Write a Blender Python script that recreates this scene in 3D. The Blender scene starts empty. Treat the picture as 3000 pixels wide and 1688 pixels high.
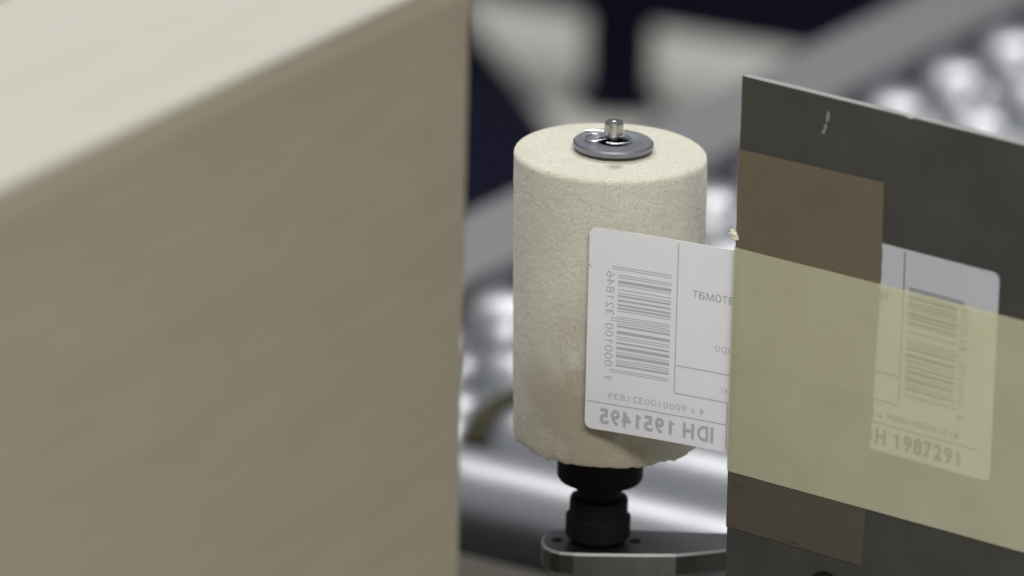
import bpy, bmesh, math, random
from math import sin, cos, pi, radians, atan2, sqrt
from mathutils import Vector, Matrix, noise

random.seed(7)
S = bpy.context.scene
COL = S.collection

# ------------------------------------------------------------------ camera
F = 20000.0                      # focal length in photograph pixels (3000 wide)
PITCH, ROLL, H = radians(19), radians(1.3), 0.993
CAMP = Vector((0, 0, H))
cd = bpy.data.cameras.new('camera')
cam = bpy.data.objects.new('camera', cd); COL.objects.link(cam)
cam.matrix_world = Matrix.Translation(CAMP) @ Matrix.Rotation(pi/2-PITCH, 4, 'X') @ Matrix.Rotation(ROLL, 4, 'Z')
cd.sensor_width = 36.0; cd.lens = 36.0*F/3000.0
cd.clip_start = 0.05; cd.clip_end = 200
cd.dof.use_dof = True; cd.dof.focus_distance = 1.786; cd.dof.aperture_fstop = 8.8
S.camera = cam

# ------------------------------------------------------------------ world, lamps, exposure
W = bpy.data.worlds.new('World'); S.world = W; W.use_nodes = True
bg = W.node_tree.nodes['Background']
bg.inputs[0].default_value = (0.90, 0.95, 1.0, 1); bg.inputs[1].default_value = 0.23

def lamp(name, loc, size, power, col=(1, 0.985, 0.95), rot=(0, 0, 0)):
    l = bpy.data.lights.new(name, 'AREA'); l.shape = 'RECTANGLE'
    l.size, l.size_y = size; l.energy = power; l.color = col
    o = bpy.data.objects.new(name, l); COL.objects.link(o)
    o.location = loc; o.rotation_euler = rot
    return o
# overhead area lights: a ceiling fitting beyond the conveyor, then an added fill
lamp('overhead_light', (0.1, 2.9, 2.9), (2.4, 0.6), 56)
lamp('overhead_light', (0.0, -0.6, 2.9), (2.4, 0.7), 128)  # unseen fill added behind the camera to brighten camera-facing sides

S.view_settings.view_transform = 'Standard'; S.view_settings.look = 'None'
S.view_settings.exposure = 0.0; S.view_settings.gamma = 1.0
S.cycles.max_bounces = 8; S.cycles.transparent_max_bounces = 12

# ------------------------------------------------------------------ pixel -> place
fv = Vector((0, cos(PITCH), -sin(PITCH))); r0 = Vector((1, 0, 0)); u0 = r0.cross(fv)
rv = r0*cos(ROLL)+u0*sin(ROLL); uv_ = -r0*sin(ROLL)+u0*cos(ROLL)
def ray(px, py): return fv + rv*((px-1500)/F) + uv_*((844-py)/F)
def at(px, py, D): return CAMP + ray(px, py)*D
def hz(px, py, z): d = ray(px, py); return CAMP + d*((z-H)/d.z)
def hv(px, py, P, w):
    n = Vector((w.y, -w.x, 0)); d = ray(px, py)
    return CAMP + d*((P-CAMP).dot(n)/d.dot(n))

# ------------------------------------------------------------------ helpers
def tag(o, label=None, cat=None, group=None, kind=None):
    if label: o['label'] = label
    if cat: o['category'] = cat
    if group: o['group'] = group
    if kind: o['kind'] = kind
    return o
def empty(name, loc=(0, 0, 0)):
    o = bpy.data.objects.new(name, None); COL.objects.link(o); o.location = loc
    o.empty_display_size = 0.01
    return o
bpy.context.view_layer.update()
def link(name, me, m, parent=None, smooth=False, world=True):
    """link a mesh; world=True: its vertices are world coordinates"""
    o = bpy.data.objects.new(name, me); COL.objects.link(o)
    if m and not me.materials: me.materials.append(m)
    if smooth:
        for p in me.polygons: p.use_smooth = True
    if parent:
        o.parent = parent
        if world:
            o.matrix_parent_inverse = (Matrix.Translation(parent.location) @ parent.rotation_euler.to_matrix().to_4x4()).inverted()
    return o
def pyd(name, v, f, m, parent=None, smooth=False, world=True):
    me = bpy.data.meshes.new(name); me.from_pydata([tuple(q) for q in v], [], f); me.update()
    return link(name, me, m, parent, smooth, world)
def bmo(name, bm, m, parent=None, smooth=False, world=True, bevel=0, seg=2):
    if bevel:
        bmesh.ops.bevel(bm, geom=[e for e in bm.edges if e.is_manifold and e.calc_face_angle(0) > 0.5], offset=bevel, segments=seg, profile=0.5, affect='EDGES', clamp_overlap=True)
    bmesh.ops.recalc_face_normals(bm, faces=bm.faces[:])
    me = bpy.data.meshes.new(name); bm.to_mesh(me); bm.free()
    o = link(name, me, m, parent, smooth, world)
    if smooth: 
        try: me.set_sharp_from_angle(angle=radians(38))
        except Exception: pass
    return o
def prism(pts_a, pts_b):
    """solid between two matching outlines (lists of Vectors)"""
    bm = bmesh.new(); n = len(pts_a)
    a = [bm.verts.new(p) for p in pts_a]; b = [bm.verts.new(p) for p in pts_b]
    bm.faces.new(a); bm.faces.new(b[::-1])
    for i in range(n): bm.faces.new((a[i], b[i], b[(i+1) % n], a[(i+1) % n]))
    return bm
def lathe(prof, n=64, close=False):
    """prof: (r,z) list -> bmesh about local Z"""
    bm = bmesh.new(); rings = []
    for r, z in prof:
        if r < 1e-7: rings.append([bm.verts.new((0, 0, z))])
        else: rings.append([bm.verts.new((r*cos(2*pi*i/n), r*sin(2*pi*i/n), z)) for i in range(n)])
    pairs = list(zip(rings, rings[1:]))
    if close: pairs.append((rings[-1], rings[0]))
    for A, B in pairs:
        for i in range(n):
            j = (i+1) % n
            if len(A) == 1 and len(B) == 1: continue
            if len(A) == 1: bm.faces.new((A[0], B[j], B[i]))
            elif len(B) == 1: bm.faces.new((A[i], A[j], B[0]))
            else: bm.faces.new((A[i], A[j], B[j], B[i]))
    return bm
def catmull(P, k=8, closed=False):
    out = []; n = len(P)
    for i in range(n-1):
        p0, p1, p2, p3 = P[max(i-1, 0)], P[i], P[i+1], P[min(i+2, n-1)]
        for j in range(k):
            t = j/k
            out.append(0.5*((2*p1)+(p2-p0)*t+(2*p0-5*p1+4*p2-p3)*t*t+(3*p1-p0-3*p2+p3)*t**3))
    out.append(P[-1]); return out
def tube(P, r, n=10):
    bm = bmesh.new(); rings = []; up = Vector((0.01, 0.02, 1))
    for i, p in enumerate(P):
        t = (P[min(i+1, len(P)-1)]-P[max(i-1, 0)]).normalized()
        if abs(t.dot(up.normalized())) > 0.97: a = t.cross(Vector((1, 0, 0))).normalized()
        else: a = t.cross(up).normalized()
        b = t.cross(a)
        rings.append([bm.verts.new(p+a*r*cos(2*pi*k/n)+b*r*sin(2*pi*k/n)) for k in range(n)])
    for A, B in zip(rings, rings[1:]):
        for k in range(n): bm.faces.new((A[k], A[(k+1) % n], B[(k+1) % n], B[k]))
    bm.faces.new(rings[0][::-1]); bm.faces.new(rings[-1])
    return bm
def slab(o, ax, ay, az):
    """box with corner o and edge vectors"""
    a = [o, o+ax, o+ax+ay, o+ay]
    return prism(a, [p+az for p in a])

# ------------------------------------------------------------------ materials
def mat(name, col, rough=0.6, metal=0.0, **kw):
    m = bpy.data.materials.new(name); m.use_nodes = True
    b = m.node_tree.nodes['Principled BSDF']
    b.inputs['Base Color'].default_value = (*col, 1); b.inputs['Roughness'].default_value = rough
    b.inputs['Metallic'].default_value = metal
    for k, v in kw.items(): b.inputs[k.replace('_', ' ')].default_value = v
    return m
class NT:
    def __init__(s, m): s.t = m.node_tree; s.n = s.t.nodes; s.b = s.n['Principled BSDF']
    def new(s, ty, **kw):
        q = s.n.new(ty)
        for k, v in kw.items():
            if k in q.inputs: q.inputs[k].default_value = v
            else: setattr(q, k, v)
        return q
    def l(s, a, b): s.t.links.new(a, b)
    def coord(s, scale=(1, 1, 1), rot=(0, 0, 0), loc=(0, 0, 0)):
        c = s.new('ShaderNodeTexCoord'); mp = s.new('ShaderNodeMapping')
        mp.inputs['Scale'].default_value = scale; mp.inputs['Rotation'].default_value = rot; mp.inputs['Location'].default_value = loc
        s.l(c.outputs['Object'], mp.inputs['Vector']); return mp.outputs['Vector']
    def noise(s, vec, scale, detail=4, rough=0.6):
        q = s.new('ShaderNodeTexNoise'); q.inputs['Scale'].default_value = scale
        q.inputs['Detail'].default_value = detail; q.inputs['Roughness'].default_value = rough
        s.l(vec, q.inputs['Vector']); return q.outputs['Fac']
    def ramp(s, fac, stops):
        q = s.new('ShaderNodeValToRGB'); e = q.color_ramp.elements
        while len(e) < len(stops): e.new(0.5)
        for x, (p, c) in zip(e, stops):
            x.position = p; x.color = (*c, 1) if len(c) == 3 else c
        s.l(fac, q.inputs['Fac']); return q.outputs['Color']
    def mix(s, fac, a, b, mode='MIX'):
        q = s.new('ShaderNodeMix'); q.data_type = 'RGBA'; q.blend_type = mode
        for sock, v in ((q.inputs[0], fac), (q.inputs[6], a), (q.inputs[7], b)):
            if hasattr(v, 'is_linked'): s.l(v, sock)
            elif isinstance(v, (int, float)): sock.default_value = v
            else: sock.default_value = (*v, 1)
        return q.outputs[2]
    def bump(s, h, strength, dist):
        q = s.new('ShaderNodeBump'); q.inputs['Strength'].default_value = strength; q.inputs['Distance'].default_value = dist
        s.l(h, q.inputs['Height']); s.l(q.outputs['Normal'], s.b.inputs['Normal']); return q
    def col(s, c): s.l(c, s.b.inputs['Base Color'])
    def rough(s, fac, lo, hi):
        q = s.new('ShaderNodeMapRange'); q.inputs['To Min'].default_value = lo; q.inputs['To Max'].default_value = hi
        s.l(fac, q.inputs['Value']); s.l(q.outputs[0], s.b.inputs['Roughness'])

g3 = lambda v: (v, v, v)
# cardboard: kraft, faint streaks along the flutes
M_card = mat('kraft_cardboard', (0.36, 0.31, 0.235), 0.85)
q = NT(M_card); v = q.coord((3, 60, 260), (0, 0, 0)); n1 = q.noise(v, 1.0, 3)
v2 = q.coord(); n2 = q.noise(v2, 9, 3); n3 = q.noise(v2, 900, 3)
c = q.ramp(n1, [(0.3, (0.315, 0.274, 0.203)), (0.7, (0.342, 0.299, 0.223))])
c = q.mix(q.ramp(n2, [(0.35, g3(0.0)), (0.7, g3(0.5))]), c, (0.345, 0.297, 0.226))
n6 = q.noise(q.coord((22, 60, 130), (0, radians(9), 0)), 1.0, 4, 0.6)
c = q.mix(q.ramp(n6, [(0.35, g3(0.55)), (0.65, g3(0.0))]), c, (0.285, 0.246, 0.18))
c = q.mix(0.12, c, q.ramp(n3, [(0.35, (0.21, 0.185, 0.13)), (0.65, (0.43, 0.385, 0.28))])); q.col(c)
q.bump(n1, 0.12, 0.0006)
M_flap = mat('board_top_sheen', (0.5, 0.47, 0.40), 0.6)  # paler than the walls: grazing sheen on the top put into the colour
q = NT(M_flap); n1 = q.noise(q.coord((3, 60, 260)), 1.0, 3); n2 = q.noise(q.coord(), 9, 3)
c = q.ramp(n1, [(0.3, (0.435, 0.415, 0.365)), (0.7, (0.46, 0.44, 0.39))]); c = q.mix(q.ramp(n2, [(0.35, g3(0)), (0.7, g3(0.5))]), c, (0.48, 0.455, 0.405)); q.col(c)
# felt/foam sleeve
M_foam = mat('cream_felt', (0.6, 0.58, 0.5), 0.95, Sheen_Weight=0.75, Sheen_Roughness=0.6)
M_foam.node_tree.nodes['Principled BSDF'].inputs['Sheen Tint'].default_value = (1, 0.98, 0.9, 1)
q = NT(M_foam); v = q.coord(); vf = q.coord((1, 1, 1.9))
fine = q.noise(vf, 1500, 4, 0.75); mid = q.noise(v, 260, 4, 0.7); big = q.noise(v, 38, 3, 0.5); tint = q.noise(q.coord(loc=(0.3, 0.2, 0.11)), 24, 3, 0.5)
c = q.ramp(fine, [(0.30, (0.25, 0.234, 0.174)), (0.43, (0.53, 0.51, 0.42)), (0.66, (0.71, 0.692, 0.595))])
c = q.mix(q.ramp(mid, [(0.42, g3(0.0)), (0.75, g3(0.55))]), c, (0.50, 0.475, 0.375))
c = q.mix(q.ramp(big, [(0.45, g3(0.0)), (0.72, g3(0.5))]), c, (0.50, 0.455, 0.355))
c = q.mix(q.ramp(tint, [(0.5, g3(0.0)), (0.7, g3(0.4))]), c, (0.48, 0.41, 0.33))
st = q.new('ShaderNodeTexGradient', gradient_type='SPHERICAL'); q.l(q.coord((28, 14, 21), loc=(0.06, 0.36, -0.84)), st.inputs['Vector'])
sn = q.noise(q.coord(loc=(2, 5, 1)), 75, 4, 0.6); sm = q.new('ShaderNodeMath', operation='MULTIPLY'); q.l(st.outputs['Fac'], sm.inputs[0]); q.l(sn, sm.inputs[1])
c = q.mix(q.ramp(sm.outputs[0], [(0.05, g3(0.0)), (0.34, g3(0.8))]), c, (0.275, 0.222, 0.145))  # brown stain, enlarged so its colour also carries the lower front's shade
s2 = q.new('ShaderNodeTexGradient', gradient_type='SPHERICAL'); q.l(q.coord((260, 330, 200), loc=(0.0, 4.6, -22.2)), s2.inputs['Vector'])
sm2 = q.new('ShaderNodeMath', operation='MULTIPLY'); q.l(s2.outputs['Fac'], sm2.inputs[0]); q.l(mid, sm2.inputs[1])
c = q.mix(q.ramp(sm2.outputs[0], [(0.08, g3(0.0)), (0.4, g3(0.85))]), c, (0.16, 0.15, 0.11))
spk = q.noise(q.coord(loc=(1, 2, 3)), 620, 2, 0.5)
c = q.mix(q.ramp(spk, [(0.71, g3(0.0)), (0.76, g3(0.6))]), c, (0.16, 0.15, 0.115)); q.col(c)
hm = q.new('ShaderNodeMath', operation='ADD'); q.l(fine, hm.inputs[0]); q.l(mid, hm.inputs[1])
q.bump(fine, 0.6, 0.0004)
# metals
def steel(name, col, r0_, r1_, scale=(40, 40, 40), bump=0.0):
    m = mat(name, col, r0_, 1.0); q = NT(m); n = q.noise(q.coord(scale), 6, 5, 0.65); q.rough(n, r0_, r1_)
    d = q.mix(q.ramp(n, [(0.35, g3(0)), (0.75, g3(0.35))]), col, tuple(x*0.7 for x in col)); q.col(d)
    if bump: q.bump(n, bump, 0.0002)
    return m
M_chrome = steel('polished_steel_pin', (0.50, 0.49, 0.47), 0.16, 0.28)
M_wire = steel('spring_wire', (0.80, 0.80, 0.82), 0.16, 0.26)
M_zinc = steel('zinc_washer', (0.33, 0.34, 0.38), 0.36, 0.5)
M_roller = steel('galvanised_roller', (0.44, 0.45, 0.48), 0.38, 0.48, (12, 12, 12))
M_arm = steel('machined_steel_arm', (0.13, 0.13, 0.138), 0.35, 0.55, (30, 12, 30))
M_edge_hl = mat('arm_edge_highlight', (0.34, 0.34, 0.34), 0.5, 0.3)  # pale colour paints the highlight along the arm's chamfered edges
M_armside = steel('bright_arm_flank', (0.15, 0.15, 0.138), 0.26, 0.40, (60, 60, 20))
M_alu = steel('anodised_rail', (0.36, 0.36, 0.375), 0.5, 0.62, (8, 8, 8))
M_plate = mat('dull_steel_sheet', (0.155, 0.15, 0.135), 0.5, 0.65)
q = NT(M_plate); v = q.coord(); n1 = q.noise(v, 32, 4, 0.55); n2 = q.noise(v, 900, 3, 0.6); n3 = q.noise(q.coord((1, 1, 0.15)), 160, 3)
c = q.ramp(n1, [(0.3, (0.086, 0.084, 0.076)), (0.7, (0.114, 0.111, 0.101))])
c = q.mix(0.03, c, q.ramp(n3, [(0.4, g3(0.08)), (0.7, g3(0.22))]))
spot = q.noise(q.coord(loc=(4, 1, 2)), 190, 2)
c = q.mix(q.ramp(spot, [(0.72, g3(0.0)), (0.78, g3(0.5))]), c, (0.05, 0.048, 0.042)); q.col(c)
q.rough(n1, 0.48, 0.62); q.bump(n2, 0.10, 0.0001)
M_edge = steel('bright_sheared_edge', (0.42, 0.415, 0.41), 0.45, 0.6, (60, 60, 60)); M_edge.node_tree.nodes['Principled BSDF'].inputs['Metallic'].default_value = 0.6
# woven fibreglass tape: twill weave on the diagonal, in plate coordinates (local x along, local z up)
def tape_mat(name, lo_, hi_, alt, amp):
    m = mat(name, lo_, 0.45, 0.0, Specular_IOR_Level=0.3)
    q = NT(m); v = q.coord((1, 1, 1), (0, radians(-34), 0)); wv = q.new('ShaderNodeTexWave', wave_type='BANDS', bands_direction='X')
    wv.inputs['Scale'].default_value = 420; wv.inputs['Distortion'].default_value = 0.5; wv.inputs['Detail'].default_value = 2; wv.inputs['Detail Scale'].default_value = 0.02
    q.l(v, wv.inputs['Vector']); vv = q.coord(); n1 = q.noise(vv, 45, 3); n2 = q.noise(vv, 22, 3)
    c = q.ramp(n1, [(0.3, lo_), (0.7, hi_)])
    c = q.mix(q.ramp(n2, [(0.4, g3(0)), (0.65, g3(0.7))]), c, alt)
    w = q.ramp(wv.outputs['Fac'], [(0.2, tuple(x*(1-amp) for x in lo_)), (0.8, tuple(x*(1+amp) for x in hi_))])
    wm = q.new('ShaderNodeMath', operation='MULTIPLY'); q.l(q.noise(q.coord(loc=(7, 3, 1)), 40, 3), wm.inputs[0]); wm.inputs[1].default_value = 0.95
    c = q.mix(wm.outputs[0], c, w); q.col(c); q.bump(wv.outputs['Fac'], 0.3, 0.00012); return m
M_tape = tape_mat('brown_glass_cloth_tape', (0.122, 0.097, 0.066), (0.158, 0.126, 0.088), (0.136, 0.119, 0.080), 0.2)
M_tape2 = tape_mat('shaded_glass_cloth_tape', (0.072, 0.061, 0.047), (0.096, 0.081, 0.063), (0.078, 0.070, 0.055), 0.22)  # same tape, darker: the weaker light low down is put into its colour
# glassine liner: straw yellow, partly see-through
M_liner = mat('glassine_liner', (0.52, 0.52, 0.34), 0.5)
q = NT(M_liner); t = q.t; b = q.b; out = q.n['Material Output']
n1 = q.noise(q.coord(), 70, 4, 0.6); n2 = q.noise(q.coord(), 14, 2); n5 = q.noise(q.coord(), 700, 3, 0.6)
c = q.ramp(n1, [(0.3, (0.85, 0.84, 0.58)), (0.7, (0.93, 0.93, 0.67))])
c = q.mix(q.ramp(n2, [(0.4, g3(0)), (0.7, g3(0.5))]), c, (0.85, 0.81, 0.61)); q.col(c)
tr = q.new('ShaderNodeBsdfTransparent'); tr.inputs[0].default_value = (0.96, 0.96, 0.80, 1)
tl = q.new('ShaderNodeBsdfTranslucent'); q.l(c, tl.inputs[0])
m1 = q.new('ShaderNodeMixShader'); m1.inputs[0].default_value = 0.22
m2 = q.new('ShaderNodeMixShader'); m2.inputs[0].default_value = 0.45
q.l(b.outputs[0], m1.inputs[1]); q.l(tl.outputs[0], m1.inputs[2])
q.l(m1.outputs[0], m2.inputs[1]); q.l(tr.outputs[0], m2.inputs[2]); q.l(m2.outputs[0], out.inputs[0])
q.bump(n5, 0.12, 0.0001)
# papers and inks
def paper(name, col, trans=0.0, rough=0.6):
    m = mat(name, col, rough); q = NT(m); n = q.noise(q.coord(), 60, 3); n2 = q.noise(q.coord(), 1500, 2)
    c = q.ramp(n, [(0.3, tuple(x*0.975 for x in col)), (0.7, col)]); q.col(c); q.bump(n2, 0.08, 0.0001)
    if trans:
        tl = q.new('ShaderNodeBsdfTranslucent'); q.l(c, tl.inputs[0]); ms = q.new('ShaderNodeMixShader'); ms.inputs[0].default_value = trans
        q.l(q.b.outputs[0], ms.inputs[1]); q.l(tl.outputs[0], ms.inputs[2]); q.l(ms.outputs[0], q.n['Material Output'].inputs[0])
    return m
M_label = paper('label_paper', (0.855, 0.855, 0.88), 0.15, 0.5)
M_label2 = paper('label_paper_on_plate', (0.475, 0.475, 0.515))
M_ghost = paper('print_showing_through', (0.51, 0.51, 0.525), 0.15, 0.45)
M_ghost2 = paper('faint_print_showing_through', (0.60, 0.60, 0.615), 0.15, 0.45)
M_ink = mat('black_print', (0.05, 0.05, 0.055), 0.6)
M_scrap = mat('torn_paper_scrap', (0.72, 0.66, 0.56), 0.9)
M_smear = mat('pale_rub_mark', (0.21, 0.21, 0.225), 0.6)
M_dark = mat('dark_grime_and_shade', (0.035, 0.033, 0.03), 0.8)
# plastics, paint, floor
M_black = mat('hole_shade_black', (0.007, 0.007, 0.007), 0.6, Specular_IOR_Level=0.12); q = NT(M_black); n = q.noise(q.coord(), 120, 4); q.rough(n, 0.55, 0.75)
M_navy = mat('navy_paint', (0.007, 0.007, 0.018), 0.6, Specular_IOR_Level=0.04); q = NT(M_navy); n = q.noise(q.coord(), 6, 3); q.rough(n, 0.55, 0.7)
M_infeed = mat('tan_conveyor_belt', (0.066, 0.060, 0.047), 0.8); q = NT(M_infeed); n = q.noise(q.coord(), 500, 3); q.bump(n, 0.2, 0.0004)
M_belt = mat('olive_drive_belt', (0.035, 0.031, 0.013), 0.6, Specular_IOR_Level=0.2); q = NT(M_belt); n = q.noise(q.coord(), 80, 3); q.rough(n, 0.45, 0.6)
M_floor = mat('pale_epoxy_floor', (0.50, 0.50, 0.465), 0.5)
q = NT(M_floor); n = q.noise(q.coord(), 2.2, 4); n2 = q.noise(q.coord(), 300, 3)
c = q.ramp(n, [(0.3, (0.55, 0.55, 0.51)), (0.7, (0.66, 0.66, 0.615))]); c = q.mix(0.1, c, q.ramp(n2, [(0.4, g3(0.3)), (0.6, g3(0.7))])); q.col(c); q.rough(n, 0.42, 0.6)

UP = Vector((0, 0, 1)); MM = 0.001

# ------------------------------------------------------------------ floor
bm = bmesh.new(); bmesh.ops.create_grid(bm, x_segments=2, y_segments=2, size=14)
for q_ in bm.verts: q_.co.y += 6
fl = bmo('floor', bm, M_floor); tag(fl, 'pale grey hall floor behind the conveyor', 'floor', kind='structure')

# ------------------------------------------------------------------ roller conveyor
ZC = H-0.743                                     # top of the rollers
P1 = hz(1440, 590, ZC); P3 = hz(2480, 80, ZC)
U = (P3-P1).normalized(); N = Vector((U.y, -U.x, 0))     # along the conveyor / across it, towards the applicator
def cv(u, v, z): return P1 + U*u + N*v + UP*(z-ZC)       # mm-free conveyor frame
conv = empty('roller_conveyor', cv(-0.3, 0.2, 0)); tag(conv, 'roller conveyor with grey side rail, grooved steel rollers and a drive belt', 'conveyor')
def rail(v0, v1, zt, zb):
    bm = slab(cv(-0.85, v0, zb), U*1.5, N*(v1-v0), UP*(zt-zb))
    return bmo('side_rail', bm, M_alu, conv, bevel=0.0025, seg=3)
rail(0.0, 0.0375, ZC, ZC-0.075)
rail(0.415, 0.4525, ZC, ZC-0.075)
RR, PITCHU, UOFF = 0.0175, 0.046, -0.216
# grooved roller profile along its axis (0 at the far rail): two belt grooves, then plain tube
prof = [(0.0, 0), (0.0045, 0), (0.0045, 0.003), (0.013, 0.0035)]
def barrel(a, b, crown=0.003):
    k = 8
    for i in range(k+1):
        x = i/k; prof.append((RR-crown*(abs(2*x-1)**2.6), a+(b-a)*x))
barrel(0.005, 0.0285); prof += [(0.0105, 0.030), (0.0095, 0.033), (0.0105, 0.036)]
barrel(0.0375, 0.0635); prof += [(0.0105, 0.065), (0.0095, 0.068), (0.0105, 0.071)]
for i in range(5): prof.append((RR-0.003*(1-i/4)**2.6, 0.0725+0.010*i/4))
prof += [(RR, 0.20), (RR, 0.368), (RR-0.001, 0.370), (0.0045, 0.3705), (0.0045, 0.3775), (0, 0.3775)]
bmr = lathe(prof, 48); bmesh.ops.recalc_face_normals(bmr, faces=bmr.faces[:])
rme = bpy.data.meshes.new('roller'); bmr.to_mesh(rme); bmr.free(); rme.materials.append(M_roller)
for p in rme.polygons: p.use_smooth = True
rme.set_sharp_from_angle(angle=radians(50))
rot = Matrix((tuple(UP.cross(N).normalized()), tuple(UP), tuple(N))).transposed().to_4x4()
for k in range(-11, 14):
    u = UOFF+PITCHU*k
    if not -0.24 < u < 0.62: continue
    o = bpy.data.objects.new('roller', rme); COL.objects.link(o); o.parent = conv
    o.matrix_parent_inverse = Matrix.Translation(conv.location).inverted()
    o.matrix_basis = Matrix.Translation(cv(u, 0.0375, ZC-RR)) @ rot @ Matrix.Rotation(random.random()*6.28, 4, 'Z')
# olive round belts running in the grooves from roller to roller
def belt(k0, vg):
    ua, ub = UOFF+PITCHU*k0, UOFF+PITCHU*(k0+1); r = 0.0125; P = []
    for i in range(13):
        a = pi/2+pi*i/12; P.append(cv(ua+r*cos(a), vg, ZC-RR+r*sin(a)))
    for i in range(13):
        a = -pi/2+pi*i/12; P.append(cv(ub+r*cos(a), vg, ZC-RR+r*sin(a)))
    P.append(P[0]); bmo('drive_belt', tube(P, 0.0042, 12), M_belt, conv, smooth=True)
belt(1, 0.0375+0.068)
# infeed belt the box rides on, ahead of the rollers
bp = [(-0.288, -0.010), (-0.2865, -0.0045), (-0.290, -0.0012), (-0.296, 0.0), (-0.84, 0.0), (-0.84, -0.02), (-0.296, -0.02), (-0.2885, -0.016)]
bmo('infeed_belt', prism([cv(u, 0.040, ZC+z) for u, z in bp], [cv(u, 0.412, ZC+z) for u, z in bp]), M_infeed, conv)
bmo('gap_shade_sheet', slab(cv(-0.84, 0.045, ZC-0.068), U*1.48, N*0.365, UP*0.003), M_dark, conv)  # dark sheet added below the rollers so the gaps between them go dark
for u in (-0.75, 0.55):
    for v0 in (0.003, 0.418):
        bmo('leg', slab(cv(u, v0, 0), U*0.04, N*0.032, UP*(ZC-0.0745)), M_alu, conv, bevel=0.002)

# ------------------------------------------------------------------ navy machinery on the floor beyond
mc = hz(1850, 290, 0)
cab = empty('machine_frame', mc); tag(cab, 'dark navy steel frame with a low beam and post, out of focus on the floor', 'frame')
ZB = 0.050
a0, a1 = hz(1478, 6, ZB), hz(2330, 150, ZB)
dcb = (a1-a0).normalized(); ncb = Vector((-dcb.y, dcb.x, 0))
if ncb.y < 0: ncb = -ncb
bmo('beam', slab(a0-dcb*0.35, dcb*1.3, ncb*0.05, UP*0.08), M_navy, cab, bevel=0.004)
def foot(P):
    bm = lathe([(0, 0), (0.021, 0), (0.021, 0.006), (0.0165, 0.010), (0.0165, 0.052), (0, 0.052)], 24)
    for q_ in bm.verts: q_.co += P
    bmo('foot', bm, M_navy, cab, smooth=True)
f0 = Vector((a0.x, a0.y, 0)) + dcb*((mc-a0).dot(dcb)) + ncb*0.02
foot(f0)
for e in (-0.32, 0.92): foot(Vector((a0.x, a0.y, 0))+dcb*e+ncb*0.025)
g0, g1 = hz(1345, 55, 0), hz(1640, 450, 0)
pl = empty('base_plate', (g0+g1)/2); tag(pl, 'low dark navy steel base plate on the floor between box and conveyor rail', 'base plate')
gd = (g1-g0).normalized(); gn = Vector((gd.y, -gd.x, 0))
if gn.x > 0: gn = -gn
bmo('body', slab(g0, gd*(g1-g0).length*1.9, gn*0.35, UP*0.008), M_navy, pl, bevel=0.003)

# ------------------------------------------------------------------ cardboard box
CB = at(1396, -112, 1.595); QB = hz(0, 545, CB.z)
UB = (CB-QB).normalized(); NB = Vector((UB.y, -UB.x, 0))      # along its side / out of the visible side
Lb, Wb, zt = 0.34, 0.20, CB.z
box = empty('cardboard_box', Vector((CB.x, CB.y, ZC))-UB*Lb/2-NB*Wb/2); tag(box, 'large closed brown cardboard box riding on the conveyor rollers', 'box')
def cb(u, v, z): return Vector((CB.x, CB.y, 0)) + UB*u + NB*v + UP*z
# four walls as one folded body with rounded upright corners
def rrect(off, r, k=6):
    pts = []
    for (cx, cy, a) in ((0-off-r, 0-off-r, 0), (-Lb+off+r, 0-off-r, pi/2), (-Lb+off+r, -Wb+off+r, pi), (0-off-r, -Wb+off+r, 1.5*pi)):
        for i in range(k+1):
            t = a+pi/2*i/k; pts.append((cx+r*cos(t), cy+r*sin(t)))
    return pts
ou, inn = rrect(0, 0.004), rrect(0.004, 0.002)
bm = bmesh.new()
prof_w = [(ZC, 0), (zt-0.016, 0), (zt-0.011, 0.0001), (zt-0.0075, 0.0004), (zt-0.0055, 0.0003), (zt-0.0042, -0.0002), (zt-0.0019, -0.0003)]   # creased just under the fold
rings = []
for z, d in prof_w: rings.append([bm.verts.new(cb(x, y, z)) for x, y in rrect(-d, 0.004+d)])
for z in (zt-0.0019, ZC): rings.append([bm.verts.new(cb(x, y, z)) for x, y in inn])
n = len(ou)
for a_, b_ in zip(rings, rings[1:]+rings[:1]):
    for i in range(n): bm.faces.new((a_[i], a_[(i+1) % n], b_[(i+1) % n], b_[i]))
def local_card(o):            # give the streaks the box's own directions
    R = Matrix((tuple(UB), tuple(NB), tuple(UP))).transposed().to_4x4(); M = Matrix.Translation(cb(0, 0, 0)) @ R
    o.data.transform(M.inverted()); o.matrix_parent_inverse = Matrix.Translation(box.location).inverted(); o.matrix_basis = M
local_card(bmo('side_wall', bm, M_card, box, smooth=True))
bmo('bottom', slab(cb(-Lb+0.0045, -Wb+0.0045, ZC+0.0005), UB*(Lb-0.009), NB*(Wb-0.009), UP*0.004), M_card, box)
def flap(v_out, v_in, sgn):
    R = 0.0018; th = 0.0018; P = []                           # (v,z) outline: crease curve then the flat top with a slight sag
    for i in range(9):
        t = pi/2*i/8; P.append((v_out-sgn*R+sgn*R*cos(t), zt-0.0018+R*sin(t)))
    for i in range(1, 13):
        x = i/12; P.append((v_out-sgn*R+(v_in-v_out+sgn*R)*x, zt-0.0005*sin(pi*x)))
    Q = [(v_out-sgn*th, zt-0.0018)] + [(v_out-sgn*max(R, th), zt-th)] + [(P[i][0], P[i][1]-th) for i in range(9, len(P))]
    bm = bmesh.new(); us = (-Lb+0.0015, -0.0015); rows = []
    loop = P + Q[::-1]
    A = [bm.verts.new(cb(us[0], a, b)) for a, b in loop]; B = [bm.verts.new(cb(us[1], a, b)) for a, b in loop]
    for i in range(len(loop)):
        j = (i+1) % len(loop); bm.faces.new((A[i], A[j], B[j], B[i]))
    bm.faces.new(A[::-1]); bm.faces.new(B)
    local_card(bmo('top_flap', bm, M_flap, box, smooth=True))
flap(0.0, -Wb/2+0.0008, 1); flap(-Wb, -Wb/2-0.0008, -1)
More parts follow.
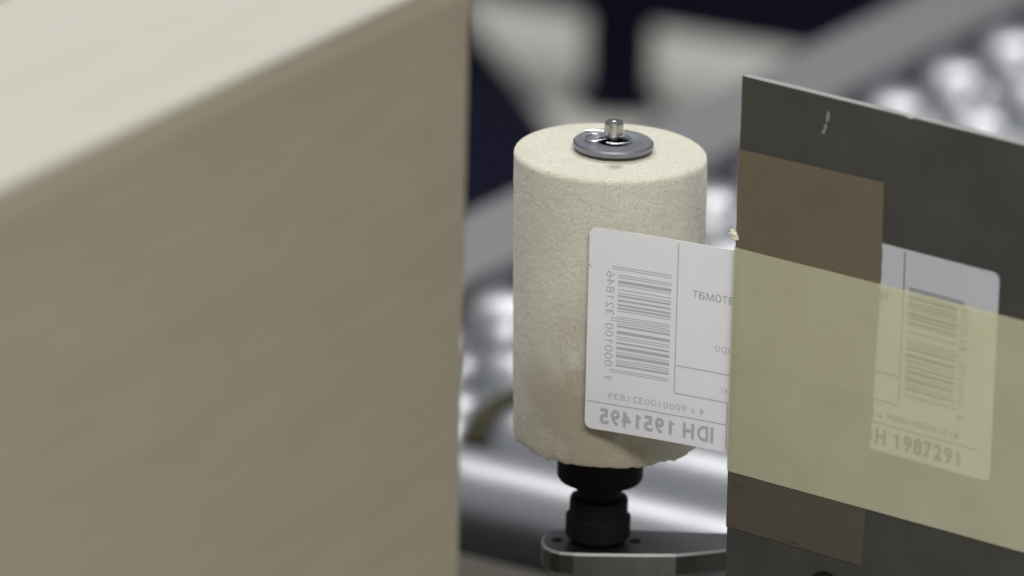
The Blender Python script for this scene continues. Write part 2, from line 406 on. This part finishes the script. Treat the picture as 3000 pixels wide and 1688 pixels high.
bmo('sealing_tape', slab(cb(-Lb, -Wb/2-0.024, zt+0.0002), UB*Lb, NB*0.048, UP*0.0002), M_belt if False else mat('packing_tape', (0.42, 0.36, 0.27), 0.3), box)

# ------------------------------------------------------------------ peel plate of the applicator
A0 = at(2175, 222, 1.754); B0 = hz(3000, 425, A0.z)
WP = (B0-A0).normalized(); NF = Vector((WP.y, -WP.x, 0))        # along the plate to the right / towards the camera
if NF.y > 0: NF = -NF
def pp(s, z, off=0.0): return A0 + WP*(s*MM) + UP*(z*MM) + NF*(off*MM)     # millimetres on the plate face
PM = Matrix.Translation(A0) @ Matrix((tuple(WP), tuple(-NF), tuple(UP))).transposed().to_4x4()   # plate frame: x along, y back, z up
plate = empty('peel_plate', pp(80, -165)); tag(plate, 'dark grey sheet steel peel plate with brown cloth tape round its edge', 'plate')
def local_plate(o, parent):
    o.data.transform(PM.inverted()); o.matrix_parent_inverse = Matrix.Translation(parent.location).inverted(); o.matrix_basis = PM; return o
TH = 2.3
def jag(p, q_, n, amp):
    out = []
    for i in range(n):
        t = i/n; x = p[0]+(q_[0]-p[0])*t; y = p[1]+(q_[1]-p[1])*t
        d = 0 if i == 0 else random.uniform(-amp, amp)
        L = sqrt((q_[0]-p[0])**2+(q_[1]-p[1])**2); out.append((x-(q_[1]-p[1])/L*d, y+(q_[0]-p[0])/L*d))
    return out
# sheet with bevelled (bright) edges and a small dent in its top edge
ol = []
ol += jag((0, 0), (50.9, 0), 10, 0.02) + [(51.2, -0.06), (52.0, -0.32), (52.6, -0.38), (53.3, -0.12)]
ol += jag((53.6, 0), (175, 0), 12, 0.02) + [(175, 0), (175, -165)] + jag((175, -165), (0, -165), 4, 0)[1:] + jag((0, -165), (0, 0), 30, 0.03)
bm = prism([pp(s, z, 0) for s, z in ol], [pp(s, z, -TH) for s, z in ol])
pl_o = local_plate(bmo('sheet', bm, M_plate, plate, bevel=0.0003, seg=1), plate)
pl_o.data.materials.append(M_edge)
for p in pl_o.data.polygons:
    if abs(p.normal.y) < 0.9: p.material_index = 1
# cloth tape, wrapped round the edge of the sheet
tp1 = jag((-0.2, -19.8), (45.4, -19.0), 60, 0.07) + jag((45.4, -19.0), (45.9, -46), 16, 0.10) + [(45.4, -47.2)] + jag((45.7, -48), (44.9, -76), 16, 0.12) + jag((44.9, -76), (-0.2, -76), 10, 0.05) + [(-0.2, -76)]
tp2 = jag((-0.2, -76.3), (44.9, -76.3), 10, 0.05) + jag((44.9, -76.3), (43.4, -123.9), 30, 0.14) + jag((43.4, -123.9), (-0.2, -124.0), 60, 0.14) + [(-0.2, -124.0)]
for tp, m_, lb in ((tp1, M_tape, 'tan brown upper strip of cloth tape'), (tp2, M_tape2, 'lower strip of cloth tape, coloured darker for weaker light')):
    bm = prism([pp(s, z, 0.24) for s, z in tp], [pp(s, z, 0.012) for s, z in tp])
    o = local_plate(bmo('cloth_tape', bm, m_, plate), plate); o['label'] = lb
wr = [(0.05, 0.24), (-0.30, 0.10), (-0.36, -0.4), (-0.36, -TH+0.3), (-0.25, -TH-0.15), (12, -TH-0.2), (12, -TH-0.02), (0.0, -TH-0.02), (-0.03, -TH), (-0.03, 0.0), (0.05, 0.02)]
bm = prism([pp(s, -19.9, o_) for s, o_ in wr], [pp(s, -124.0, o_) for s, o_ in wr])
local_plate(bmo('tape_fold', bm, M_tape, plate), plate)
# bolt at the bottom of the sheet
bm = lathe([(0, 0.0032), (0.0012, 0.0032), (0.0014, 0.0014), (0.0024, 0.0014), (0.0026, 0.0032), (0.0038, 0.0028), (0.0042, 0.002), (0.0042, 0.00002), (0, 0.00002)], 32)
R = Matrix((tuple(WP), tuple(UP.cross(-WP) if False else UP), tuple(NF))).transposed().to_4x4()
for q_ in bm.verts: q_.co = pp(32.3, -132.6, 0.0) + (R @ q_.co)
bmo('bolt', bm, M_black, plate, smooth=True)
# rub mark and grime spots on the sheet
def blot(name, s, z, w, h, m, off=0.02, n=14, th=0.006, lean=0.0):
    P = []
    for i in range(n):
        a = 2*pi*i/n; k = random.uniform(0.6, 1.1); y = sin(a)*h/2*k; P.append((s+cos(a)*w/2*k+y*lean, z+y))
    bm = prism([pp(x, y, off+th) for x, y in P], [pp(x, y, off) for x, y in P]); return bmo(name, bm, m, plate)
for (s, z, w, h) in ((27.2, -5.2, 1.3, 3.6), (26.6, -8.2, 1.0, 2.4), (26.0, -9.6, 1.3, 1.2)): blot('rub_mark', s, z, w, h, M_smear, lean=0.15)
for (s, z, w, h) in ((59.8, -18.4, 0.7, 0.8), (14.5, -3.4, 0.5, 0.9), (21, -3.6, 1.6, 0.5), (18.4, -8.9, 0.5, 0.5)): blot('grime_spot', s, z, w, h, M_dark)
for (s, z, w, h) in ((2.2, -111.0, 1.4, 0.9), (3.6, -111.6, 0.6, 1.4), (4.7, -111.6, 0.5, 1.0), (2.8, -112.9, 1.8, 0.5), (22, -123.2, 3.4, 0.7), (13, -117, 1.2, 0.5)): blot('grime_spot', s, z, w, h, M_dark, off=0.245)
blot('grime_spot', 31.3, -140, 0.6, 1.4, M_dark); blot('grime_spot', 56.0, -132, 0.5, 1.2, M_dark)
# bracket that carries the sheet on the near rail (below the picture)
bmo('mount', slab(pp(150, -165, -TH-0.3), WP*0.02, -NF*0.004, UP*0.03), M_alu, plate)
kb = pp(160, -165); vv0 = (kb-P1).dot(N); uu0 = (kb-P1).dot(U)
bmo('stand', slab(cv(uu0-0.02, min(vv0, 0.418), ZC+0.0), U*0.04, N*max(0.03, abs(vv0-0.43)), UP*(kb.z-ZC+0.004)), M_alu, plate, bevel=0.002)

# ------------------------------------------------------------------ labels: one layout, read from the front, in mm from the free edge (s) and from the top (t)
def text_tris(txt, offset=0.0):
    cu = bpy.data.curves.new('t', 'FONT'); cu.body = txt; cu.size = 1; cu.offset = offset; cu.resolution_u = 3
    o = bpy.data.objects.new('t', cu); COL.objects.link(o)
    bpy.context.view_layer.update()
    me = bpy.data.meshes.new_from_object(o.evaluated_get(bpy.context.evaluated_depsgraph_get()))
    V = [(p.co.x, p.co.y) for p in me.vertices]; Fc = [tuple(p.vertices) for p in me.polygons]
    bpy.data.objects.remove(o); bpy.data.curves.remove(cu); bpy.data.meshes.remove(me)
    return V, Fc
CAPH = max(y for x, y in text_tris('H')[0]); XH = max(y for x, y in text_tris('x')[0])
EMW = {' ': 278, ',': 278, 'I': 278, 'D': 722, 'H': 722, 'x': 500, 'а': 556, 'в': 531, 'т': 458, 'о': 556, 'м': 687, 'н': 552, 'е': 556, 'р': 556, 'к': 470, 'г': 365}
GL = {}
def glyph(ch, bold):
    """one letter in em units, grotesque proportions: [0..advance] x [..]"""
    if (ch, bold) in GL: return GL[ch, bold]
    adv = EMW.get(ch, 556)/1000
    if ch == ' ': r = ([], [], adv)
    elif ch == '1':
        w = 0.085+bold*2.2; x0 = 0.36-w
        r = ([(x0, 0), (0.36, 0), (0.36, 0.703), (x0+0.02, 0.703), (x0, 0.64), (x0, 0.505), (0.10, 0.505), (0.10, 0.505+w*0.75), (x0-0.05, 0.60)], [(0, 1, 2, 3, 4, 5), (5, 4, 8, 7, 6)], adv)
    else:
        V, Fc = text_tris(ch, bold); x0 = min(p[0] for p in V); x1 = max(p[0] for p in V)
        sb = 0.045 if ch not in 'IDH' else 0.075
        r = ([(sb+(x-x0)/(x1-x0)*(adv-2*sb), y/CAPH*0.718) for x, y in V] if ch != 'I' else [(0.09+(x-x0)/(x1-x0)*(0.09+bold*2), y/CAPH*0.718) for x, y in V], Fc, adv)
    GL[ch, bold] = r; return r
def put_text(acc, txt, s0, s1, base, h, bold=0.0, ref=None, vertical=False):
    """horizontal: from s0 down to s1, baseline t=base. vertical: runs up from t=s0 to t=s1, baseline s=base"""
    G = [glyph(ch, bold) for ch in txt]; tot = sum(q_[2] for q_ in G); x = 0; ref = 0.523 if ref else 0.718
    for V, Fc, adv in G:
        k = len(acc[0])
        for gx, gy in V:
            a = (x+gx)/tot; b_ = gy/ref*h
            acc[0].append((base+b_, s0+(s1-s0)*a) if vertical else (s0+(s1-s0)*a, base+b_))
        acc[1].extend(tuple(i+k for i in f) for f in Fc); x += adv
def put_rect(acc, sa, sb, ta, tb, n=8):
    k = len(acc[0])
    if abs(sb-sa) >= abs(tb-ta):
        for i in range(n+1): x = sa+(sb-sa)*i/n; acc[0].extend([(x, ta), (x, tb)])
    else:
        for i in range(n+1): y = ta+(tb-ta)*i/n; acc[0].extend([(sa, y), (sb, y)])
    acc[1].extend((k+2*i, k+2*i+2, k+2*i+3, k+2*i+1) for i in range(n))
LC = ['0001101', '0011001', '0010011', '0111101', '0100011', '0110001', '0101111', '0111011', '0110111', '0001011']
PAR = ['LLLLLL', 'LLGLGG', 'LLGGLG', 'LLGGGL', 'LGLLGG', 'LGGLLG', 'LGGGLL', 'LGLGLG', 'LGLGGL', 'LGGLGL']
def ean(code):
    d = [int(x) for x in code]; inv = lambda s: ''.join('10'[int(x)] for x in s)
    bits = '101'+''.join(LC[x] if p == 'L' else inv(LC[x])[::-1] for x, p in zip(d[1:7], PAR[d[0]]))+'01010'+''.join(inv(LC[x]) for x in d[7:])+'101'
    return bits
def layout(code, multi, idh, dx=0.0):
    bold, faint = ([], []), ([], [])
    lw = 0.16
    put_rect(bold, dx+25.2-lw, dx+25.2+lw, -0.7, -41.9); put_rect(bold, dx+25.05, 88, -34.5-lw, -34.5+lw); put_rect(bold, dx+25.05, 88, -42.2-lw, -42.2+lw)
    put_rect(bold, dx+40.6-lw, dx+40.6+lw, -42.4, -55.1); put_rect(bold, 0.4+dx*0.95, dx+40.4, -48.4-lw, -48.4+lw)
    bits = ean(code); t0, t1 = -39.4, -9.8; m = (t1-t0)/95; i = 0
    while i < 95:
        if bits[i] == '1':
            j = i
            while j < 95 and bits[j] == '1': j += 1
            g = i < 3 or i >= 92 or 45 <= i < 50
            put_rect(bold, dx+(6.6 if g else 8.4), dx+23.5, t0+m*i+0.03, t0+m*j-0.03); i = j
        else: i += 1
    put_text(faint, code[0], -41.9, -40.3, dx+5.1, 2.3, 0.012, vertical=True)
    put_text(bold, code[1:7], -38.0, -25.6, dx+5.1, 2.3, -0.004, vertical=True)
    put_text(bold, code[7:], -23.9, -11.2, dx+5.1, 2.3, -0.004, vertical=True)
    put_text(faint, multi, dx+34.2, dx+6.2, -46.9, 1.75, 0.014)
    put_text(bold, idh, dx+37.4+(0.7 if dx else 0), dx+3.9+(0.7 if dx else 0), -54.0, 4.0, 0.035)
    put_text(bold, 'автомат', dx+43.9, dx+29.5, -15.0, 1.9, 0.012, ref=XH)
    put_text(faint, 'неро', dx+43.7, dx+36.3, -28.5, 1.4, 0.012, ref=XH)
    put_text(faint, '6,0 кг', dx+45.4, dx+38.1, -39.9, 1.5, 0.006, ref=XH)
    put_rect(faint, dx+41.6, dx+42.0, -53.4, -53.0, 1); put_rect(faint, dx+41.6, dx+42.0, -54.4, -54.0, 1)
    return bold, faint
HL, RC = 56.0, 2.0
def label_sheet(width, place, th):
    """rounded sheet: place(s,t,off)->world; off 0 = back face, th = front face"""
    xs = [RC*(1-cos(pi/2*i/8)) for i in range(9)] + [RC+(width-RC)*i/40 for i in range(1, 41)]
    v, f = [], []
    for x in xs:
        e = RC-sqrt(max(0, RC*RC-(RC-x)**2)) if x < RC else 0.0
        for k in range(9):
            t = -e-(HL-2*e)*k/8
            v += [place(x, t, 0.0), place(x, t, th)]
    cI = lambda i, k, w: (i*9+k)*2+w
    for i in range(len(xs)-1):
        for k in range(8):
            f.append((cI(i, k, 0), cI(i+1, k, 0), cI(i+1, k+1, 0), cI(i, k+1, 0))); f.append((cI(i, k, 1), cI(i, k+1, 1), cI(i+1, k+1, 1), cI(i+1, k, 1)))
        for k in (0, 8): f.append((cI(i, k, 0), cI(i, k, 1), cI(i+1, k, 1), cI(i+1, k, 0)))
    for i in (0, len(xs)-1):
        for k in range(8): f.append((cI(i, k, 0), cI(i, k+1, 0), cI(i, k+1, 1), cI(i, k, 1)))
    return v, f

# label 1: peeling off past the edge; the camera sees its gummed back, the print showing through
TIP = hv(2158, 742, A0, WP) - NF*0.0017
E0 = hz(1728, 664, TIP.z); WL = (TIP-E0); LL = WL.length/MM; WL.normalize()
a_l, a_p = atan2(WL.y, WL.x), atan2(WP.y, WP.x)
path = {}
NST = 400; SMAX = 95.0; pos = Vector((0, 0)); PX = []
for i in range(NST+1):
    s = SMAX*i/NST
    PX.append((pos.copy(), None))
    bow = radians(6.0)*(0.5-min(s, LL)/LL)                       # slight curl along the free length
    k = min(1, max(0, (s-LL+1)/6)); k = k*k*(3-2*k)
    a = (a_l+bow)*(1-k)+a_p*k
    PX[-1] = (pos.copy(), a)
    pos = pos+Vector((cos(a), sin(a)))*SMAX/NST
def l1(s, t, off):                                               # off>0: towards the printed front (away from the camera)
    x = max(0, min(NST-1e-6, s/SMAX*NST)); i = int(x); p = PX[i][0].lerp(PX[i+1][0], x-i); a = PX[i][1]
    nx, ny = -sin(a), cos(a)
    if ny < 0: nx, ny = -nx, -ny
    return E0 + Vector((p.x+nx*off, p.y+ny*off, t))*MM
lab = empty('peeling_label', l1(20, -56, 0)); tag(lab, 'white label peeling off the plate, its mirrored print showing through the back', 'label')
v, f = label_sheet(92, l1, 0.22); pyd('sheet', v, f, M_label, lab)
bold, faint = layout('9000100321846', '4 x 9000100321839', 'IDH 1951495')
for nm, acc, m, off in (('print_show_through', bold, M_ghost, -0.03), ('faint_print_show_through', faint, M_ghost2, -0.03), ('front_print', (bold[0]+faint[0], bold[1]+[tuple(i+len(bold[0]) for i in q_) for q_ in faint[1]]), M_ink, 0.25)):
    pyd(nm, [l1(s, t, off) for s, t in acc[0]], acc[1], m, lab)
bmn = prism([l1(s, t, -0.035) for s, t in ((0.05, -10.2), (0.9, -10.9), (0.95, -11.3), (0.4, -10.9), (0.05, -10.8))], [l1(s, t, -0.02) for s, t in ((0.05, -10.2), (0.9, -10.9), (0.95, -11.3), (0.4, -10.9), (0.05, -10.8))])
bmo('nick', bmn, M_ghost, lab)

# label 2: stuck flat on the plate, partly under the tape and the liner
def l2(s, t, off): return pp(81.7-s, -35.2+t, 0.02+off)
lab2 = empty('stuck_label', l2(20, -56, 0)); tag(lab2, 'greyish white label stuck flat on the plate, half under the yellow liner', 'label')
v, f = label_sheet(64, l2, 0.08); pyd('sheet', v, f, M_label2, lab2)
bold, faint = layout('9000100331029', '4 x 9000100331016', 'IDH 1987291', 3.7)
lim = lambda acc: ([(min(s, 63.5), t) for s, t in acc[0]], acc[1])
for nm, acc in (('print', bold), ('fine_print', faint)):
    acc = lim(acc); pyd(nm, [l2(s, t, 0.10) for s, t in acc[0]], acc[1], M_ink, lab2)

# ------------------------------------------------------------------ yellow liner web: along the front, round the edge and back behind the plate
lp = []
for s in (172, 140, 110, 92, 75, 60, 46, 30, 15, 6, 2): lp.append((s, 0.45))
for i in range(9):
    a = pi/2+pi*i/8; rr = (TH+0.45+0.40)/2; lp.append((-0.25+0.75*cos(a)*1.0, (0.45-TH-0.40)/2+rr*sin(a)))
for s in (3, 10, 25, 50, 80, 110, 140, 172): lp.append((s, -TH-0.40))
v, f = [], []; nk = 10
ztop = lambda s: -46.5+0.8*max(s, 0)/90; zbot = lambda s: -108.3+1.0*max(s, 0)/92
for i, (s, o_) in enumerate(lp):
    for k in range(nk+1):
        z = ztop(s)+(zbot(s)-ztop(s))*k/nk
        w_ = 0.13*sin(s*0.13+k*0.55)*sin(s*0.041+1)*min(1, max(0, s/20)) if o_ > 0 else 0
        v.append(pp(s, z, o_+w_))
for i in range(len(lp)-1):
    for k in range(nk): a = i*(nk+1)+k; f.append((a, a+nk+1, a+nk+2, a+1))
lin = pyd('backing_liner', v, f, M_liner, None, smooth=True); tag(lin, 'translucent straw yellow backing paper wrapped round the steel plate', 'backing paper')

# torn scrap caught at the edge of the tape
bm = bmesh.new(); bmesh.ops.create_icosphere(bm, subdivisions=3, radius=1)
for q_ in bm.verts:
    n_ = q_.co.normalized(); k = 0.72+0.7*noise.noise(n_*2.3+Vector((3, 1, 5)))+0.25*noise.noise(n_*6)
    q_.co = pp(-0.6+1.55*n_.x*k, -43.2+1.7*n_.z*k-0.7*n_.x*k, 0.35+0.75*n_.y*k)
sc = bmo('paper_scrap', bm, M_scrap, None, smooth=True); tag(sc, 'tiny torn whitish paper scrap caught on the tape edge above the liner', 'paper scrap')

# ------------------------------------------------------------------ pressure roller on its swing arm
RF = 0.0257
nl = Vector((WL.y, -WL.x, 0))
D = 1.79
while abs((at(1786, 900, D)-l1(8, 0, 0.1)).xy.to_3d().dot(nl)) < RF+0.0006 or D < 1.80: D += 0.0002
YR = at(1786, 900, D).y; PY = Vector((0, YR, 0)); X1 = Vector((1, 0, 0))
base = hv(1750, 1583, PY, X1); topc = hv(1798, 392, PY, X1)
axis = (topc-base); AL = axis.length; lean = atan2(axis.x, axis.z)
def hh(py, px=1775): return (hv(px, py, PY, X1)-base).dot(axis.normalized())
rol = empty('pressure_roller', base); rol.rotation_euler = (0, lean, 0)
tag(rol, 'cream felt pressure roller with grey washer and black collar standing on the arm', 'roller')
zF0, zF1 = hh(1276), hh(441)
# felt sleeve: uneven, slightly worn at the bottom
NTH, NZ = 420, 190
v, f = [], []
def fz(p, sc, seed): return noise.noise(Vector((p[0]*sc+seed, p[1]*sc-seed, p[2]*sc)))
rows = []
RT = 0.0016
for i in range(NZ+1):
    rows.append(('s', zF0+(zF1-RT-zF0)*i/NZ, RF))
for i in range(1, 7): a = pi/2*i/6; rows.append(('e', zF1-RT+RT*sin(a), RF-RT+RT*cos(a)))
for i in range(1, 60): rows.append(('t', zF1, (RF-RT)*(1-i/60)+0.0045*i/60))
rows.append(('i', zF1-0.004, 0.0045))
rows = [('b', zF0+0.0008, 0.009), ('b', zF0+0.0003, 0.018)] + rows
for kind, z, r in rows:
    tz = (z-zF0)/(zF1-zF0)
    cx = -0.0006+0.0019*(1-tz)
    for j in range(NTH):
        a = 2*pi*j/NTH; c_, s_ = cos(a), sin(a); p = (r*c_, r*s_, z)
        d1 = fz(p, 40, 2.0)*0.00026+fz(p, 240, 7.0)*0.00007+fz(p, 900, 4.0)*0.00010+fz(p, 1900, 9.0)*0.00010
        rr_, zz = r, z
        if kind in 'se': rr_ = r*(1-0.022*(1-tz)) + d1
        if kind == 't': zz = z+d1*0.9
        low = max(0.0, 1-tz/0.03)
        if kind in 'sb':
            rg = fz((c_*0.02, s_*0.02, 0), 160, 3)*0.0008+fz((c_*0.02, s_*0.02, 0), 520, 5)*0.0006
            zz = z+low*rg; rr_ -= 0.00025*low*low
        v.append((rr_*c_+cx, rr_*s_, zz))
nr = len(rows)
for i in range(nr-1):
    for j in range(NTH):
        k = (j+1) % NTH; f.append((i*NTH+j, i*NTH+k, (i+1)*NTH+k, (i+1)*NTH+j))
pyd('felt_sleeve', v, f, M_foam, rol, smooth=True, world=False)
def rp(name, prof_, m, n=64, close=False): return bmo(name, lathe(prof_, n, close), m, rol, smooth=True, world=False)
rp('core_tube', [(0.0048, zF1-0.012), (0.0048, zF1-0.0022), (0.0090, zF1-0.0022), (0.0090, zF0-0.0005), (0.0040, zF0-0.0005), (0.0040, zF1-0.012)], M_black)
zw = zF1+0.0011; tw = 0.0016
# everything above the sleeve is centred on the metal axis
rp('washer', [(0.0043, zw), (0.0043, zw+tw-0.0002), (0.0045, zw+tw), (0.0064, zw+tw), (0.0067, zw+tw+0.00012), (0.0103, zw+tw+0.00012), (0.0107, zw+tw-0.0003), (0.0107, zw+0.0003), (0.0104, zw)], M_zinc, 96, True)
zs_ = zw+tw
rp('hole_shade_ring', [(0.0035, zw-0.003), (0.0043, zw-0.003), (0.00428, zw+tw-0.0003), (0.0035, zw+tw-0.0003)], M_black, 64, True)  # black ring added to shade the lit inner wall of the washer hole
rp('spindle', [(0, -0.004), (0.0030, -0.004), (0.0030, zF1-0.006), (0.0011, zF1-0.005), (0.0011, zs_+0.0012), (0.0022, zs_+0.0014), (0.00255, zs_+0.0017), (0.00255, zs_+0.0050), (0.0022, zs_+0.0054), (0.0011, zs_+0.0055), (0.0010, zs_+0.0052), (0.0005, zs_+0.0057), (0, zs_+0.0058)], M_chrome)
wz = zs_+0.00048
W2 = lambda L: [Vector((x*MM, y*MM, wz+z*MM)) for x, y, z in L]
clip = [(-7.6, 6.4, 0.1), (-5.8, 6.5, 0.15), (-3.5, 6.4, 0.2), (-1.2, 6.0, 0.35), (1.0, 5.4, 0.4), (3.0, 4.2, 0.3), (4.4, 2.0, 0.15), (4.7, -0.6, 0.1), (3.6, -3.0, 0.1), (1.6, -4.3, 0.15), (-0.4, -4.5, 0.2), (-1.9, -3.8, 0.2)]
loop = [(-1.2, -0.6, 0.6), (-2.6, -1.9, 0.5), (-4.3, -2.9, 0.3), (-5.9, -2.9, 0.15), (-7.1, -1.4, 0.1), (-7.4, 0.9, 0.1), (-6.5, 3.1, 0.1), (-4.8, 3.8, 0.1), (-3.2, 3.0, 0.25), (-3.0, 1.0, 0.35), (-3.7, -0.9, 0.45), (-4.6, -1.3, 0.6)]
tubeP = tube(catmull(W2(clip), 6), 0.00027, 10)
t2 = tube(catmull(W2(loop), 6), 0.00026, 10); me_ = bpy.data.meshes.new('x'); t2.to_mesh(me_); t2.free(); tubeP.from_mesh(me_); bpy.data.meshes.remove(me_)
bmo('retaining_clip', tubeP, M_wire, rol, smooth=True, world=False)
zc1 = hh(1404, 1757)
rp('collar', [(0.0035, zF0+0.0003), (0.0116, zF0+0.0003), (0.0116, zc1+0.0012), (0.0110, zc1+0.0003), (0.0098, zc1), (0.0035, zc1)], M_black, 72)
hb = lambda y: hh(y, 1754)
rp('neck', [(0.0031, zc1+0.0005), (0.0060, zc1+0.0003), (0.0060, hb(1452)), (0.0031, hb(1452))], M_black)
rp('swivel_nut', [(0.0031, hb(1451)), (0.0069, hb(1451)), (0.0077, hb(1456)), (0.0079, hb(1462)), (0.0079, hb(1503)), (0.0088, hb(1509)), (0.0088, hb(1562)), (0.0078, hb(1573)), (0.0065, 0.0001), (0.0031, 0.0001)], M_black)

# swing arm
ZA = base.z
ap = [(1608, 1551), (1800, 1549), (1950, 1554), (2129, 1560), (2330, 1567), (2440, 1574), (2470, 1584), (2440, 1594), (2330, 1599), (2127, 1611), (2040, 1620), (1981, 1625), (1860, 1625), (1732, 1623.5), (1680, 1622), (1639, 1618.5), (1612, 1611), (1593, 1600), (1586, 1586), (1590, 1570), (1597, 1558)]
aw = [hz(x, y, ZA) for x, y in ap]
arm = empty('swing_arm', Vector((base.x, base.y, ZA-0.006))); tag(arm, 'grey machined metal arm with two screw holes carrying the felt roller', 'arm')
def inset(P, d):
    out = []; n = len(P); c0 = sum((p for p in P), Vector())/n
    for i in range(n):
        t = (P[(i+1) % n]-P[i-1]).normalized(); m_ = Vector((-t.y, t.x, 0))
        if m_.dot(c0-P[i]) < 0 and abs(m_.dot((c0-P[i]).normalized())) > 0.15: m_ = -m_
        out.append(P[i]+m_*d)
    return out
bm = bmesh.new(); c1 = inset(aw, 0.00045)
R_ = [[bm.verts.new(p+UP*z) for p in L] for L, z in ((c1, -0.0066), (aw, -0.0060), (aw, -0.0006), (c1, 0.0))]
for a_, b_ in zip(R_, R_[1:]):
    for i in range(len(aw)): bm.faces.new((a_[i], a_[(i+1) % len(aw)], b_[(i+1) % len(aw)], b_[i]))
bm.faces.new(R_[0][::-1]); bm.faces.new(R_[-1])
bar = bmo('bar', bm, M_arm, arm)
bar.data.materials.append(M_edge_hl); bar.data.materials.append(M_armside)
for p in bar.data.polygons:
    if abs(p.normal.z) < 0.2: p.material_index = 2
    elif p.normal.z < 0.95: p.material_index = 1
for px, py in ((1633, 1582), (1861, 1586)):
    c_ = hz(px, py, ZA); bm = lathe([(0, 0.00004), (0.0009, 0.00004), (0.0010, 0.00018), (0.0015, 0.00018), (0.0016, 0.00004), (0.0016, -0.002), (0, -0.002)], 24)
    for q_ in bm.verts: q_.co += c_
    bmo('screw', bm, M_black, arm, smooth=True)
pc = hz(2425, 1584, ZA)
bm = lathe([(0, 0.004), (0.005, 0.004), (0.006, 0.003), (0.006, -(ZA-ZC)+0.018), (0, -(ZA-ZC)+0.018)], 32)
for q_ in bm.verts: q_.co += pc
bmo('pivot_post', bm, M_arm, arm, smooth=True)
vp, upc = (pc-P1).dot(N), (pc-P1).dot(U)
bmo('foot_bar', slab(cv(upc-0.01, vp-0.012, ZC+0.008), U*0.02, N*(0.44-vp+0.012), UP*0.012), M_arm, arm, bevel=0.001)
bmo('foot_block', slab(cv(upc-0.012, 0.42, ZC-0.0002), U*0.024, N*0.028, UP*0.0082), M_arm, arm, bevel=0.001)
